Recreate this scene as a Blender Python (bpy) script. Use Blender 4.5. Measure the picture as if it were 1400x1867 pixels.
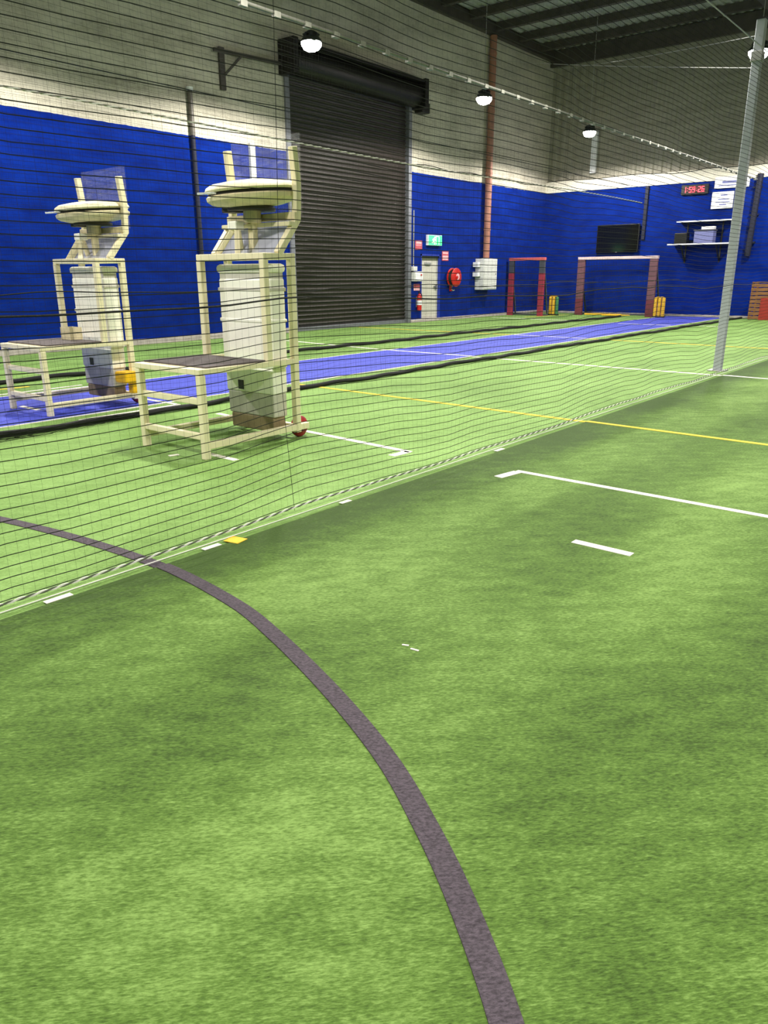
import bpy, bmesh, math, random
from math import sin, cos, pi, radians, sqrt
from mathutils import Vector, Matrix, Euler

random.seed(7)
for o in list(bpy.data.objects):
    bpy.data.objects.remove(o)
SC = bpy.context.scene
COL = SC.collection

# ------------------------------------------------------------------ camera, world, exposure
CAM_H = 1.38
yaw, pit, rol = 0.68585, 0.305975, -0.0044076
fwd = Vector((-sin(yaw) * cos(pit), cos(yaw) * cos(pit), -sin(pit)))
rgt0 = Vector((cos(yaw), sin(yaw), 0))
up0 = rgt0.cross(fwd)
rgt = cos(rol) * rgt0 + sin(rol) * up0
up = -sin(rol) * rgt0 + cos(rol) * up0
cam_d = bpy.data.cameras.new('camera')
cam_d.sensor_fit = 'HORIZONTAL'
cam_d.sensor_width = 36.0
cam_d.lens = 1367.33 / 1400 * 36.0
cam_d.clip_end = 200
cam_d.clip_start = 0.05
cam = bpy.data.objects.new('camera', cam_d)
COL.objects.link(cam)
cam.matrix_world = Matrix(((rgt.x, up.x, -fwd.x, 0), (rgt.y, up.y, -fwd.y, 0), (rgt.z, up.z, -fwd.z, CAM_H), (0, 0, 0, 1)))
SC.camera = cam

world = bpy.data.worlds.new('world')
SC.world = world
world.use_nodes = True
world.node_tree.nodes['Background'].inputs[0].default_value = (0.55, 0.6, 0.7, 1)
world.node_tree.nodes['Background'].inputs[1].default_value = 0.02

SC.view_settings.view_transform = 'Standard'
SC.view_settings.look = 'None'
SC.view_settings.gamma = 1.0
SC.view_settings.use_curve_mapping = False
SC.view_settings.exposure = 0.32
LAMP_W = 800.0
LAMP_COL = (1.0, 0.96, 0.88)

# ------------------------------------------------------------------ materials
def srgb(r, g, b):
    f = lambda c: (c / 255 / 12.92) if c / 255 <= 0.04045 else ((c / 255 + 0.055) / 1.055) ** 2.4
    return (f(r), f(g), f(b), 1.0)

class NT:
    def __init__(s, name):
        s.m = bpy.data.materials.new(name)
        s.m.use_nodes = True
        s.t = s.m.node_tree
        s.b = s.t.nodes['Principled BSDF']
    def n(s, kind, **kw):
        nd = s.t.nodes.new(kind)
        for k, v in kw.items():
            if k.startswith('i_'):
                nd.inputs[k[2:].replace('_', ' ')].default_value = v
            else:
                setattr(nd, k, v)
        return nd
    def l(s, a, b):
        s.t.links.new(a, b)
    def math(s, op, a, b=None):
        nd = s.t.nodes.new('ShaderNodeMath'); nd.operation = op
        for i, v in enumerate((a, b)):
            if v is None: continue
            if isinstance(v, (int, float)): nd.inputs[i].default_value = v
            else: s.l(v, nd.inputs[i])
        return nd.outputs[0]
    def mix(s, fac, a, b, mode='MIX'):
        nd = s.t.nodes.new('ShaderNodeMix'); nd.data_type = 'RGBA'; nd.blend_type = mode
        for sock, v in ((nd.inputs[0], fac), (nd.inputs[6], a), (nd.inputs[7], b)):
            if isinstance(v, (int, float)): sock.default_value = v
            elif isinstance(v, tuple): sock.default_value = v
            else: s.l(v, sock)
        return nd.outputs[2]
    def pos(s, scale=(1, 1, 1), rot=(0, 0, 0), kind='pos'):
        if kind == 'pos':
            src = s.t.nodes.new('ShaderNodeNewGeometry').outputs['Position']
        else:
            src = s.t.nodes.new('ShaderNodeTexCoord').outputs['Object']
        mp = s.t.nodes.new('ShaderNodeMapping')
        mp.inputs['Scale'].default_value = scale
        mp.inputs['Rotation'].default_value = rot
        s.l(src, mp.inputs['Vector'])
        return mp.outputs[0]
    def grain(s, length, rot):
        """coordinates drawn out along the direction rot in plan"""
        src = s.t.nodes.new('ShaderNodeNewGeometry').outputs['Position']
        mp = s.t.nodes.new('ShaderNodeMapping'); mp.vector_type = 'TEXTURE'
        mp.inputs['Scale'].default_value = (length, 1, 1)
        mp.inputs['Rotation'].default_value = (0, 0, rot)
        s.l(src, mp.inputs['Vector'])
        return mp.outputs[0]
    def noise(s, vec, scale, detail=3, rough=0.55):
        nd = s.n('ShaderNodeTexNoise', i_Scale=scale, i_Detail=detail, i_Roughness=rough)
        s.l(vec, nd.inputs['Vector'])
        return nd.outputs['Fac']
    def ramp(s, fac, stops):
        nd = s.t.nodes.new('ShaderNodeValToRGB')
        el = nd.color_ramp.elements
        while len(el) < len(stops): el.new(0.5)
        for e, (p, c) in zip(el, stops):
            e.position = p; e.color = c if isinstance(c, tuple) else (c, c, c, 1)
        s.l(fac, nd.inputs[0])
        return nd.outputs[0]
    def bump(s, h, strength, dist):
        nd = s.n('ShaderNodeBump', i_Strength=strength, i_Distance=dist)
        s.l(h, nd.inputs['Height'])
        s.l(nd.outputs[0], s.b.inputs['Normal'])

MATS = {}
def mat(name, col, rough=0.6, metal=0.0, var=0.12, scale=12.0, bump=0.0, stretch=(1, 1, 1), kind='obj', **kw):
    t = NT(name)
    v = t.pos(stretch, kind=kind)
    f = t.noise(v, scale, 4)
    dark = tuple(c * (1 - var) for c in col[:3]) + (1,)
    lite = tuple(min(1, c * (1 + var)) for c in col[:3]) + (1,)
    t.l(t.ramp(f, [(0.3, dark), (0.7, lite)]), t.b.inputs['Base Color'])
    t.b.inputs['Roughness'].default_value = rough
    t.b.inputs['Metallic'].default_value = metal
    if bump:
        t.bump(f, 0.5, bump)
    for k, val in kw.items():
        t.b.inputs[k.replace('_', ' ')].default_value = val
    MATS[name] = t.m
    return t.m

def emat(name, col, strength):
    t = NT(name)
    t.b.inputs['Base Color'].default_value = col
    t.b.inputs['Emission Color'].default_value = col
    t.b.inputs['Emission Strength'].default_value = strength
    MATS[name] = t.m
    return t.m

def turf(name, lo, mid, hi, bands=False):
    t = NT(name)
    fine = t.noise(t.grain(2.6, radians(44)), 110, 3, 0.6)
    blade = t.noise(t.grain(4.0, radians(48)), 260, 2, 0.6)
    medium = t.noise(t.grain(2.2, radians(44)), 13, 4, 0.6)
    patch = t.noise(t.pos((1, 0.55, 1)), 1.25, 3, 0.5)
    fa = t.math('ADD', t.math('MULTIPLY', fine, 0.62), t.math('MULTIPLY', medium, 0.44))
    fa = t.math('ADD', fa, t.math('MULTIPLY', patch, 0.56))
    fa = t.math('ADD', fa, t.math('MULTIPLY', blade, 0.50))
    fa = t.math('SUBTRACT', fa, 0.56)
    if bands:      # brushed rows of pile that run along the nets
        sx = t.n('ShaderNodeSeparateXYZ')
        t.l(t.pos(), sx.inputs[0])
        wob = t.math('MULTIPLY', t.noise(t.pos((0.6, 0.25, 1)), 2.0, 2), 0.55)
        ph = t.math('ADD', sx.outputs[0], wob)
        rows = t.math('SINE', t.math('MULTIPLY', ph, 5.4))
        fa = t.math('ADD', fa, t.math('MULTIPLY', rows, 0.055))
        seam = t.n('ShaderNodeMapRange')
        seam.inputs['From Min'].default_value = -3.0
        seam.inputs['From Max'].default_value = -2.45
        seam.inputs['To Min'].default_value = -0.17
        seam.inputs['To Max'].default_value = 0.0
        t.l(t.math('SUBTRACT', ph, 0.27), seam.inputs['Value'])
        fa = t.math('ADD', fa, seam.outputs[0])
    t.l(t.ramp(fa, [(0.28, lo), (0.5, mid), (0.74, hi)]), t.b.inputs['Base Color'])
    t.b.inputs['Roughness'].default_value = 0.75
    t.b.inputs['Specular IOR Level'].default_value = 0.25
    h = t.math('ADD', t.math('MULTIPLY', fine, 1.0), t.math('MULTIPLY', blade, 0.7))
    t.bump(h, 0.55, 0.012)
    MATS[name] = t.m
    return t.m

turf('turf_lane', srgb(92, 124, 56), srgb(118, 152, 78), srgb(140, 174, 100))
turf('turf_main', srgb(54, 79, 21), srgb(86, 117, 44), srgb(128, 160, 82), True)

def carpet(name, col, spec=0.35):
    t = NT(name)
    fine = t.noise(t.grain(2.0, radians(44)), 150, 3, 0.7)
    dark = tuple(c * 0.45 for c in col[:3]) + (1,)
    lite = tuple(min(1, c * 1.7) for c in col[:3]) + (1,)
    t.l(t.ramp(fine, [(0.3, dark), (0.5, col), (0.72, lite)]), t.b.inputs['Base Color'])
    t.b.inputs['Roughness'].default_value = 0.85
    t.b.inputs['Specular IOR Level'].default_value = spec
    t.bump(fine, 0.6, 0.01)
    MATS[name] = t.m
carpet('arc_grey', srgb(76, 68, 76))
mat('line_white', srgb(236, 232, 220), 0.85, var=0.06, scale=60)
mat('line_yellow', srgb(226, 196, 62), 0.85, var=0.08, scale=60)
mat('pitch_blue', srgb(64, 74, 186), 0.75, var=0.12, scale=5)
mat('tape_yellow', srgb(240, 190, 40), 0.5, var=0.05)

def wall_mat():
    t = NT('wall_paint')
    sx = t.n('ShaderNodeSeparateXYZ')
    g = t.n('ShaderNodeNewGeometry')
    t.l(g.outputs['Position'], sx.inputs[0])
    edge = t.math('MULTIPLY', t.noise(t.pos((1.5, 1.5, 0.1)), 4, 2), 0.03)
    m = t.math('GREATER_THAN', t.math('ADD', sx.outputs[2], edge), 4.215)
    con = t.noise(t.pos((0.5, 0.5, 1.3)), 1.6, 5, 0.6)
    con2 = t.noise(t.pos((1, 1, 2.2)), 9, 4, 0.7)
    cc = t.ramp(t.math('ADD', t.math('MULTIPLY', con, 0.65), t.math('MULTIPLY', con2, 0.35)),
                [(0.33, srgb(158, 152, 138)), (0.52, srgb(196, 190, 174)), (0.7, srgb(216, 210, 194))])
    bl = t.noise(t.pos((1, 1, 2.5)), 1.5, 5, 0.6)
    bc = t.ramp(bl, [(0.3, srgb(3, 28, 108)), (0.7, srgb(7, 42, 138))])
    t.l(t.mix(m, bc, cc), t.b.inputs['Base Color'])
    t.b.inputs['Roughness'].default_value = 0.85
    t.b.inputs['Specular IOR Level'].default_value = 0.06
    t.bump(t.math('ADD', con2, t.math('MULTIPLY', bl, 0.3)), 0.3, 0.015)
    MATS['wall_paint'] = t.m
wall_mat()
mat('cladding', srgb(150, 146, 132), 0.6, var=0.18, scale=1.5, stretch=(0.4, 0.4, 4), kind='pos')
mat('cream_strip', srgb(226, 220, 205), 0.7, var=0.1, scale=6, kind='pos')
mat('kerb', srgb(176, 166, 164), 0.85, var=0.18, scale=8, kind='pos', bump=0.01)
mat('roof_sheet', srgb(168, 168, 162), 0.55, 0.2, var=0.2, scale=1.2, stretch=(0.4, 3, 1), kind='pos')
mat('roof_steel', srgb(76, 70, 66), 0.6, 0.2, var=0.2, scale=4)
mat('black_cable', srgb(18, 18, 20), 0.6)
mat('wire', srgb(190, 190, 186), 0.35, 0.8)
mat('net_black', srgb(22, 26, 20), 0.8, var=0.05)
mat('net_hem', srgb(14, 16, 14), 0.85, var=0.2, scale=40, bump=0.01)
mat('rope_white', srgb(226, 226, 218), 0.75, var=0.08, scale=80)
mat('rope_dark', srgb(96, 104, 84), 0.8, var=0.08, scale=80)
mat('rope_grey', srgb(128, 126, 116), 0.8, var=0.08, scale=80)
mat('rail_grey', srgb(120, 120, 112), 0.5, 0.3, var=0.12, scale=9)
mat('clip_grey', srgb(146, 146, 136), 0.5, 0.2, var=0.12, scale=9)
mat('galv', srgb(168, 168, 164), 0.45, 0.55, var=0.12, scale=9)
mat('galv_lit', srgb(205, 205, 198), 0.4, 0.3, var=0.08, scale=20)
mat('post_grey', srgb(172, 176, 184), 0.5, 0.1, var=0.07, scale=10)
mat('cream_metal', srgb(238, 228, 192), 0.42, 0.0, var=0.06, scale=9)
mat('cream_worn', srgb(222, 210, 172), 0.5, 0.0, var=0.14, scale=14)
mat('cabinet_white', srgb(251, 248, 236), 0.4, 0.0, var=0.05, scale=6)
mat('cabinet_grey', srgb(200, 196, 186), 0.5, 0.0, var=0.12, scale=8)
mat('cabinet_brown', srgb(150, 132, 100), 0.6, 0.0, var=0.25, scale=9)
mat('rubber', srgb(26, 25, 24), 0.7, var=0.1)
mat('mat_dark', srgb(92, 84, 84), 0.85, var=0.2, scale=30, bump=0.005)
mat('tyre_red', srgb(150, 22, 32), 0.5, var=0.15)
mat('steel', srgb(186, 188, 190), 0.25, 0.9, var=0.05)
mat('motor_dark', srgb(62, 58, 50), 0.5, 0.3, var=0.2)
mat('yellow_plastic', srgb(242, 188, 20), 0.45, var=0.1)
mat('stump_yellow', srgb(216, 170, 40), 0.5, var=0.1)
mat('stump_green', srgb(58, 122, 74), 0.5, var=0.1)
mat('goal_red', srgb(160, 46, 70), 0.6, var=0.12, scale=5)
mat('goal_red_lit', srgb(226, 106, 104), 0.6, var=0.08, scale=5)  # red crossbar with the light on it put into the colour
mat('goal_grey', srgb(72, 74, 86), 0.6, var=0.1, scale=5)
mat('goal_brown', srgb(112, 74, 84), 0.6, var=0.15, scale=3)
mat('goal_maroon', srgb(112, 46, 60), 0.6, var=0.15, scale=3)
mat('goal_white', srgb(222, 196, 196), 0.6, var=0.12, scale=3)
mat('screen_black', srgb(8, 9, 8), 0.12, var=0.05, scale=2)
mat('plastic_black', srgb(16, 16, 17), 0.45, var=0.1)
mat('sign_white', srgb(232, 232, 236), 0.5, var=0.04)
mat('sign_blue', srgb(112, 116, 168), 0.5, var=0.1)
mat('sign_red', srgb(196, 84, 98), 0.5, var=0.08)
mat('sign_pale', srgb(232, 176, 184), 0.5, var=0.05)
mat('red_paint', srgb(190, 34, 24), 0.35, var=0.12)
mat('door_grey', srgb(196, 192, 182), 0.55, var=0.06, scale=4)
mat('door_head', srgb(74, 80, 56), 0.6, var=0.1)
mat('frame_blue', srgb(20, 46, 150), 0.5, var=0.06)
mat('guide_grey', srgb(120, 122, 130), 0.5, 0.4, var=0.1)
mat('pipe_brown', srgb(168, 116, 98), 0.5, 0.1, var=0.18, scale=3, stretch=(1, 1, 0.6))
mat('pipe_navy', srgb(8, 13, 44), 0.7, var=0.1)
mat('pipe_dark', srgb(88, 82, 74), 0.5, var=0.2)
mat('switch_grey', srgb(212, 212, 210), 0.5, var=0.06)
mat('roller_slat', srgb(48, 42, 39), 0.45, 0.1, var=0.12, scale=3, stretch=(1, 0.5, 8), kind='pos')
mat('roller_dark', srgb(34, 31, 29), 0.45, 0.4, var=0.12, scale=4)
mat('crate_wood', srgb(132, 88, 48), 0.65, var=0.25, scale=5, stretch=(1, 1, 7))
mat('crate_red', srgb(150, 34, 22), 0.6, var=0.1)
mat('lamp_body', srgb(70, 72, 74), 0.4, 0.6, var=0.1)
emat('lamp_lens', (1.0, 0.95, 0.86, 1), 55.0)
emat('exit_green', (0.05, 0.80, 0.22, 1), 1.15)
emat('exit_white', (0.85, 1.0, 0.70, 1), 1.4)
emat('led_red', (1.0, 0.06, 0.09, 1), 2.6)

def glass():
    t = NT('acrylic')
    t.b.inputs['Base Color'].default_value = (0.80, 0.83, 0.95, 1)
    t.b.inputs['Roughness'].default_value = 0.12
    t.b.inputs['Alpha'].default_value = 0.16
    t.b.inputs['Specular IOR Level'].default_value = 0.7
    sc = t.noise(t.pos((1, 1, 6), kind='obj'), 7, 5, 0.7)
    t.l(t.ramp(sc, [(0.45, 0.05), (0.62, 0.10), (0.72, 0.34)]), t.b.inputs['Alpha'])
    MATS['acrylic'] = t.m
    t = NT('acrylic_dull')
    t.b.inputs['Base Color'].default_value = (0.62, 0.63, 0.72, 1)
    t.b.inputs['Roughness'].default_value = 0.35
    t.b.inputs['Alpha'].default_value = 0.62
    MATS['acrylic_dull'] = t.m
glass()

# ------------------------------------------------------------------ mesh helpers
class MB:
    def __init__(s):
        s.v, s.f = [], []
    def add(s, vs, fs):
        b = len(s.v)
        s.v += [tuple(v) for v in vs]
        s.f += [tuple(i + b for i in f) for f in fs]
        return s
    def box(s, x0, x1, y0, y1, z0, z1):
        vs = [(x, y, z) for z in (z0, z1) for y in (y0, y1) for x in (x0, x1)]
        return s.add(vs, [(0, 2, 3, 1), (4, 5, 7, 6), (0, 1, 5, 4), (2, 6, 7, 3), (0, 4, 6, 2), (1, 3, 7, 5)])
    def bar(s, p0, p1, w, h=None, upv=(0, 0, 1)):
        h = h or w
        p0, p1 = Vector(p0), Vector(p1)
        d = (p1 - p0).normalized()
        u = Vector(upv)
        if abs(d.dot(u)) > 0.98: u = Vector((0, 1, 0))
        sx = d.cross(u).normalized(); sy = sx.cross(d)
        vs = []
        for p in (p0, p1):
            for a, b in ((-1, -1), (1, -1), (1, 1), (-1, 1)):
                vs.append(p + sx * a * w / 2 + sy * b * h / 2)
        return s.add(vs, [(0, 1, 2, 3), (7, 6, 5, 4), (0, 4, 5, 1), (1, 5, 6, 2), (2, 6, 7, 3), (3, 7, 4, 0)])
    def path(s, pts, w, h=None, n=4, cap=True, ref=(0, 0, 1), twist=pi / 4):
        """swept tube along points; n sides; w/h diameters"""
        h = h or w
        pts = [Vector(p) for p in pts]
        rings = []
        k = 1 / cos(pi / n) if n == 4 else 1
        for i, p in enumerate(pts):
            a = pts[max(0, i - 1)]; b = pts[min(len(pts) - 1, i + 1)]
            d = (b - a).normalized()
            u = Vector(ref)
            if abs(d.dot(u)) > 0.98: u = Vector((0, 1, 0))
            sx = d.cross(u).normalized(); sy = sx.cross(d)
            rings.append([p + (sx * cos(2 * pi * j / n + twist) * w / 2 + sy * sin(2 * pi * j / n + twist) * h / 2) * k for j in range(n)])
        vs = [v for r in rings for v in r]
        fs = []
        for i in range(len(rings) - 1):
            for j in range(n):
                a = i * n + j; b = i * n + (j + 1) % n
                fs.append((a, b, b + n, a + n))
        if cap:
            fs.append(tuple(range(n - 1, -1, -1)))
            fs.append(tuple(range((len(rings) - 1) * n, len(rings) * n)))
        return s.add(vs, fs)
    def cyl(s, p0, p1, r, n=20, r1=None):
        p0, p1 = Vector(p0), Vector(p1)
        d = (p1 - p0).normalized()
        u = Vector((0, 0, 1)) if abs(d.z) < 0.9 else Vector((1, 0, 0))
        sx = d.cross(u).normalized(); sy = sx.cross(d)
        r1 = r if r1 is None else r1
        vs = []
        for p, rr in ((p0, r), (p1, r1)):
            for j in range(n):
                a = 2 * pi * j / n
                vs.append(p + (sx * cos(a) + sy * sin(a)) * rr)
        fs = [(j, (j + 1) % n, n + (j + 1) % n, n + j) for j in range(n)]
        fs += [tuple(range(n - 1, -1, -1)), tuple(range(n, 2 * n))]
        return s.add(vs, fs)
    def lathe(s, prof, n=40, c=(0, 0, 0), axis='z'):
        vs, fs = [], []
        for (r, z) in prof:
            for j in range(n):
                a = 2 * pi * j / n
                if axis == 'z': v = (c[0] + r * cos(a), c[1] + r * sin(a), c[2] + z)
                elif axis == 'x': v = (c[0] + z, c[1] + r * cos(a), c[2] + r * sin(a))
                else: v = (c[0] + r * sin(a), c[1] + z, c[2] + r * cos(a))
                vs.append(v)
        m = len(prof)
        for i in range(m - 1):
            for j in range(n):
                a = i * n + j; b = i * n + (j + 1) % n
                fs.append((a, b, b + n, a + n))
        fs.append(tuple(range(n - 1, -1, -1)))
        fs.append(tuple(range((m - 1) * n, m * n)))
        return s.add(vs, fs)
    def mesh(s, name, m=None, smooth=False):
        me = bpy.data.meshes.new(name)
        me.from_pydata(s.v, [], s.f)
        me.validate()
        bm = bmesh.new(); bm.from_mesh(me)
        bmesh.ops.recalc_face_normals(bm, faces=bm.faces)
        bm.to_mesh(me); bm.free()
        if smooth:
            for p in me.polygons: p.use_smooth = True
        if m: me.materials.append(MATS[m])
        return me
    def build(s, name, m, parent=None, bevel=0.0, smooth=False, label=None, loc=None):
        o = bpy.data.objects.new(name, s.mesh(name, m, smooth))
        COL.objects.link(o)
        if parent is not None: o.parent = parent
        if loc: o.location = loc
        if bevel:
            md = o.modifiers.new('bevel', 'BEVEL'); md.width = bevel; md.segments = 2; md.limit_method = 'ANGLE'
        elif smooth:
            md = o.modifiers.new('edges', 'EDGE_SPLIT'); md.split_angle = radians(40)
        if label: o['label'] = label
        return o

def tag(o, label, cat, group=None):
    o['label'] = label; o['category'] = cat
    if group: o['group'] = group
    return o
def empty(name, loc=(0, 0, 0), rz=0.0):
    o = bpy.data.objects.new(name, None)
    o.empty_display_size = 0.2
    COL.objects.link(o); o.location = loc; o.rotation_euler = (0, 0, rz)
    return o
GROUPS = {'practice_net': 'black nets between the lanes', 'guy_wire': 'steel wires from the net post', 'yellow_strip': 'yellow strips in the goal mouth',
          'fire_sign': 'red fire signs by the exit', 'wall_cable': 'black cables above the blue paint', 'wall_sign': 'white signs on the back wall'}
def thing(name, label, cat, loc=(0, 0, 0), rz=0.0, group=None):
    group = group or GROUPS.get(name)
    return tag(empty(name, loc, rz), label, cat, group)
def struct(o):
    o['kind'] = 'structure'; return o
def copy_tree(o, parent=None):
    c = o.copy(); COL.objects.link(c); c.parent = parent
    for ch in list(o.children): copy_tree(ch, c)
    return c
def share(name, me, parent, loc=(0, 0, 0), rot=(0, 0, 0)):
    o = bpy.data.objects.new(name, me); COL.objects.link(o); o.parent = parent
    o.location = loc; o.rotation_euler = rot
    return o
B = lambda *a: MB().box(*a)

# ================================================================== THE ROOM
XW, YB, ZR = -14.2, 26.8, 8.75          # left wall, back wall, roof
XR, YF = 11.0, -7.0                     # unseen right and front walls
SEAM = -3.06                            # seam of the near turf sheet
TZ = 0.008                              # the near turf sheet lies a little higher
floor = struct(B(XW - .25, XR, YF, YB + .25, -0.2, 0.0).build('floor', 'turf_lane'))
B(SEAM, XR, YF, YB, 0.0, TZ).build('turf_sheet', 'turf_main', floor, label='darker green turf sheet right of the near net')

# left wall with the openings of the roller door and the exit door
RD0, RD1, RDZ = 13.85, 18.5, 5.9
ED0, ED1, EDZ = 19.14, 20.16, 1.98
w = MB()
w.box(XW - .25, XW, YF, RD0, 0, ZR + .3)
w.box(XW - .25, XW, RD0, RD1, RDZ, ZR + .3)
w.box(XW - .25, XW, RD1, ED0, 0, ZR + .3)
w.box(XW - .25, XW, ED0, ED1, EDZ, ZR + .3)
w.box(XW - .25, XW, ED1, YB + .25, 0, ZR + .3)
wall_left = struct(w.build('wall_left', 'wall_paint'))
wall_back = struct(B(XW, XR, YB, YB + .25, 0, 4.57).build('wall_back', 'wall_paint'))
# cladding sheets above the back wall: ribbed
def ribbed(x0, x1, z0, z1, y, pitch=0.30, dep=0.03):
    vs, fs = [], []
    x = x0; i = 0
    prof = []
    while x < x1:
        prof += [(x, 0), (x + pitch * .35, 0), (x + pitch * .5, -dep), (x + pitch * .85, -dep)]
        x += pitch
    for (px, d) in prof:
        vs += [(px, y + d, z0), (px, y + d, z1)]
    for k in range(len(prof) - 1):
        fs.append((2 * k, 2 * k + 2, 2 * k + 3, 2 * k + 1))
    return MB().add(vs, fs)
ribbed(XW, XR, 4.57, ZR + .3, YB + 0.10).build('cladding', 'cladding', wall_back, label='grey ribbed metal cladding above the masonry')
struct(B(XR, XR + .25, YF, YB + .25, 0, ZR + .3).build('wall_right', 'wall_paint'))
struct(B(XW - .25, XR + .25, YF - .25, YF, 0, ZR + .3).build('wall_front', 'wall_paint'))
t1 = struct(B(XW, XR, YB - .035, YB, 4.2, 4.57).build('trim_1', 'cream_strip', bevel=0.006))
struct(B(XW, XW + .09, YF, RD0 - .1, 0, 0.12).build('baseboard_left', 'kerb', bevel=0.012))
struct(B(XW, XW + .09, RD1 + .1, YB, 0, 0.09).build('baseboard_left', 'kerb', bevel=0.012))
struct(B(XW, XR, YB - .07, YB, 0, 0.07).build('baseboard_back', 'kerb', bevel=0.012))

# roof: ribbed sheets, purlins, eaves beams
vs, fs, prof = [], [], []
x = XW - .2
while x < XR + .2:
    prof += [(x, 0.04), (x + .12, 0.04), (x + .15, 0.0), (x + .22, 0.0), (x + .25, 0.04)]
    x += 0.25
for px, d in prof:
    vs += [(px, YF - .2, ZR + d), (px, YB + .2, ZR + d)]
for k in range(len(prof) - 1):
    fs.append((2 * k, 2 * k + 1, 2 * k + 3, 2 * k + 2))
ceiling = struct(MB().add(vs, fs).build('ceiling', 'roof_sheet'))
pm = MB().box(0, XR - XW, -.04, .04, -.2, 0).box(0, XR - XW, -.04, .12, -.215, -.195).mesh('purlin', 'roof_steel')
y = 25.6
while y > 5.0:
    share('purlin', pm, ceiling, (XW, y, ZR)); y -= 1.45
rm = MB().box(0, .12, 0, YB - YF, -.5, -.2).box(-.06, .18, 0, YB - YF, -.53, -.5).mesh('rafter_beam', 'roof_steel')
for x in (-6.75, 0.2):
    share('rafter_beam', rm, ceiling, (x, YF, ZR))
B(XW, XW + .16, YF, YB, ZR - .34, ZR - .02).build('eaves_beam', 'roof_steel', ceiling)
B(XW, XR, YB - .2, YB - .06, ZR - .5, ZR - .03).build('end_beam', 'roof_steel', ceiling)

# ------------------------------------------------------------------ roller door
rd = struct(empty('door_1', (XW, (RD0 + RD1) / 2, 0)))
L = RD1 - RD0
PITCH = 0.108
# rolled slat: a half-round rib above a recessed channel
prof = [(-.004, 0), (-.004, .05)] + [(.006 + .026 * sin(pi * k / 8), .052 + .052 * k / 8) for k in range(9)] + [(-.004, PITCH)]
vs, fs = [], []
for (dx, dz) in prof:
    vs += [(dx - .09, -L / 2, dz), (dx - .09, L / 2, dz)]
for k in range(len(prof) - 1):
    fs.append((2 * k, 2 * k + 1, 2 * k + 3, 2 * k + 2))
sm = MB().add(vs, fs).mesh('slat', 'roller_slat', True)
z = 0.1
while z < RDZ - .02:
    share('slat', sm, rd, (0, 0, z)); z += PITCH
B(-.14, -.04, -L / 2, L / 2, 0.0, .1).build('bottom_rail', 'guide_grey', rd, 0.008, label='grey bottom rail')
B(-.2, -.16, -L / 2, L / 2, 0, RDZ).build('backing_sheet', 'roller_dark', rd)
for sgn in (-1, 1):
    B(-.12, .05, sgn * (L / 2 + .05) - .07, sgn * (L / 2 + .05) + .07, 0, 5.95).build('side_guide', 'guide_grey', rd, 0.008, label='grey steel side guide')
g = MB()
g.lathe([(.30, -L / 2 - .1), (.30, L / 2 + .1)], 24, (.14, 0, 6.12), 'y')
g.build('drum', 'roller_dark', rd, smooth=True)
for y0 in (-L / 2 - .26, L / 2 + .1):
    B(-.02, .52, y0, y0 + .16, 5.78, 6.5).build('end_bracket', 'roller_dark', rd, 0.01)
B(.06, .5, -L / 2 - .1, L / 2 + .1, 6.40, 6.46).build('drum_hood', 'roller_dark', rd, 0.01)
B(.02, .30, L / 2 + .26, L / 2 + .62, 5.72, 5.98).build('motor', 'roller_dark', rd, 0.02)

# ------------------------------------------------------------------ exit door
ed = struct(empty('door_2', (XW, (ED0 + ED1) / 2, 0)))
hw = (ED1 - ED0) / 2
B(-.10, -.05, -hw + .05, hw - .05, 0.05, 1.80).build('door_leaf', 'door_grey', ed, 0.004)
B(-.10, -.045, -hw + .05, hw - .05, 1.80, 1.93).build('transom', 'door_head', ed)
for sgn in (-1, 1):
    B(-.2, .015, sgn * (hw - .025) - .025, sgn * (hw - .025) + .025, 0.0, EDZ).build('jamb', 'frame_blue', ed)
B(-.2, .015, -hw, hw, 1.93, EDZ).build('door_head', 'frame_blue', ed)
B(-.2, .0, -hw, hw, 0, .05).build('threshold', 'kerb', ed)
MB().box(-.05, -.01, hw - .20, hw - .14, .95, 1.10).bar((-.02, hw - .17, 1.03), (-.02, hw - .30, 1.03), .022).build('door_handle', 'steel', ed)
B(-.05, 0.0, -.25, .05, 1.68, 1.75).build('door_closer', 'galv', ed, 0.006)

# ------------------------------------------------------------------ floor markings (inlaid in the turf)
def strip(pts, width, z0, z1, name, m, label=None):
    """flat inlaid ribbon along a polyline"""
    pts = [Vector((p[0], p[1], 0)) for p in pts]
    vs, fs = [], []
    for i, p in enumerate(pts):
        a = pts[max(0, i - 1)]; b = pts[min(len(pts) - 1, i + 1)]
        d = (b - a).normalized(); n = Vector((-d.y, d.x, 0)) * width / 2
        for q in (p + n, p - n):
            vs += [(q.x, q.y, z0), (q.x, q.y, z1)]
    for i in range(len(pts) - 1):
        a = 4 * i; b = a + 4
        fs += [(a + 1, a + 3, b + 3, b + 1), (a, a + 1, b + 1, b), (a + 3, a + 2, b + 2, b + 3)]
    fs += [(0, 2, 3, 1), (4 * len(pts) - 4, 4 * len(pts) - 3, 4 * len(pts) - 1, 4 * len(pts) - 2)]
    return MB().add(vs, fs).build(name, m, floor, label=label)
def catmull(P, n=10):
    out = []
    for i in range(1, len(P) - 2):
        p0, p1, p2, p3 = [Vector((a[0], a[1], 0)) for a in P[i - 1:i + 3]]
        for k in range(n):
            t = k / n
            out.append(0.5 * ((2 * p1) + (p2 - p0) * t + (2 * p0 - 5 * p1 + 4 * p2 - p3) * t * t + (3 * p1 - p0 - 3 * p2 + p3) * t ** 3))
    out.append(Vector((P[-2][0], P[-2][1], 0)))
    return out
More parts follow.
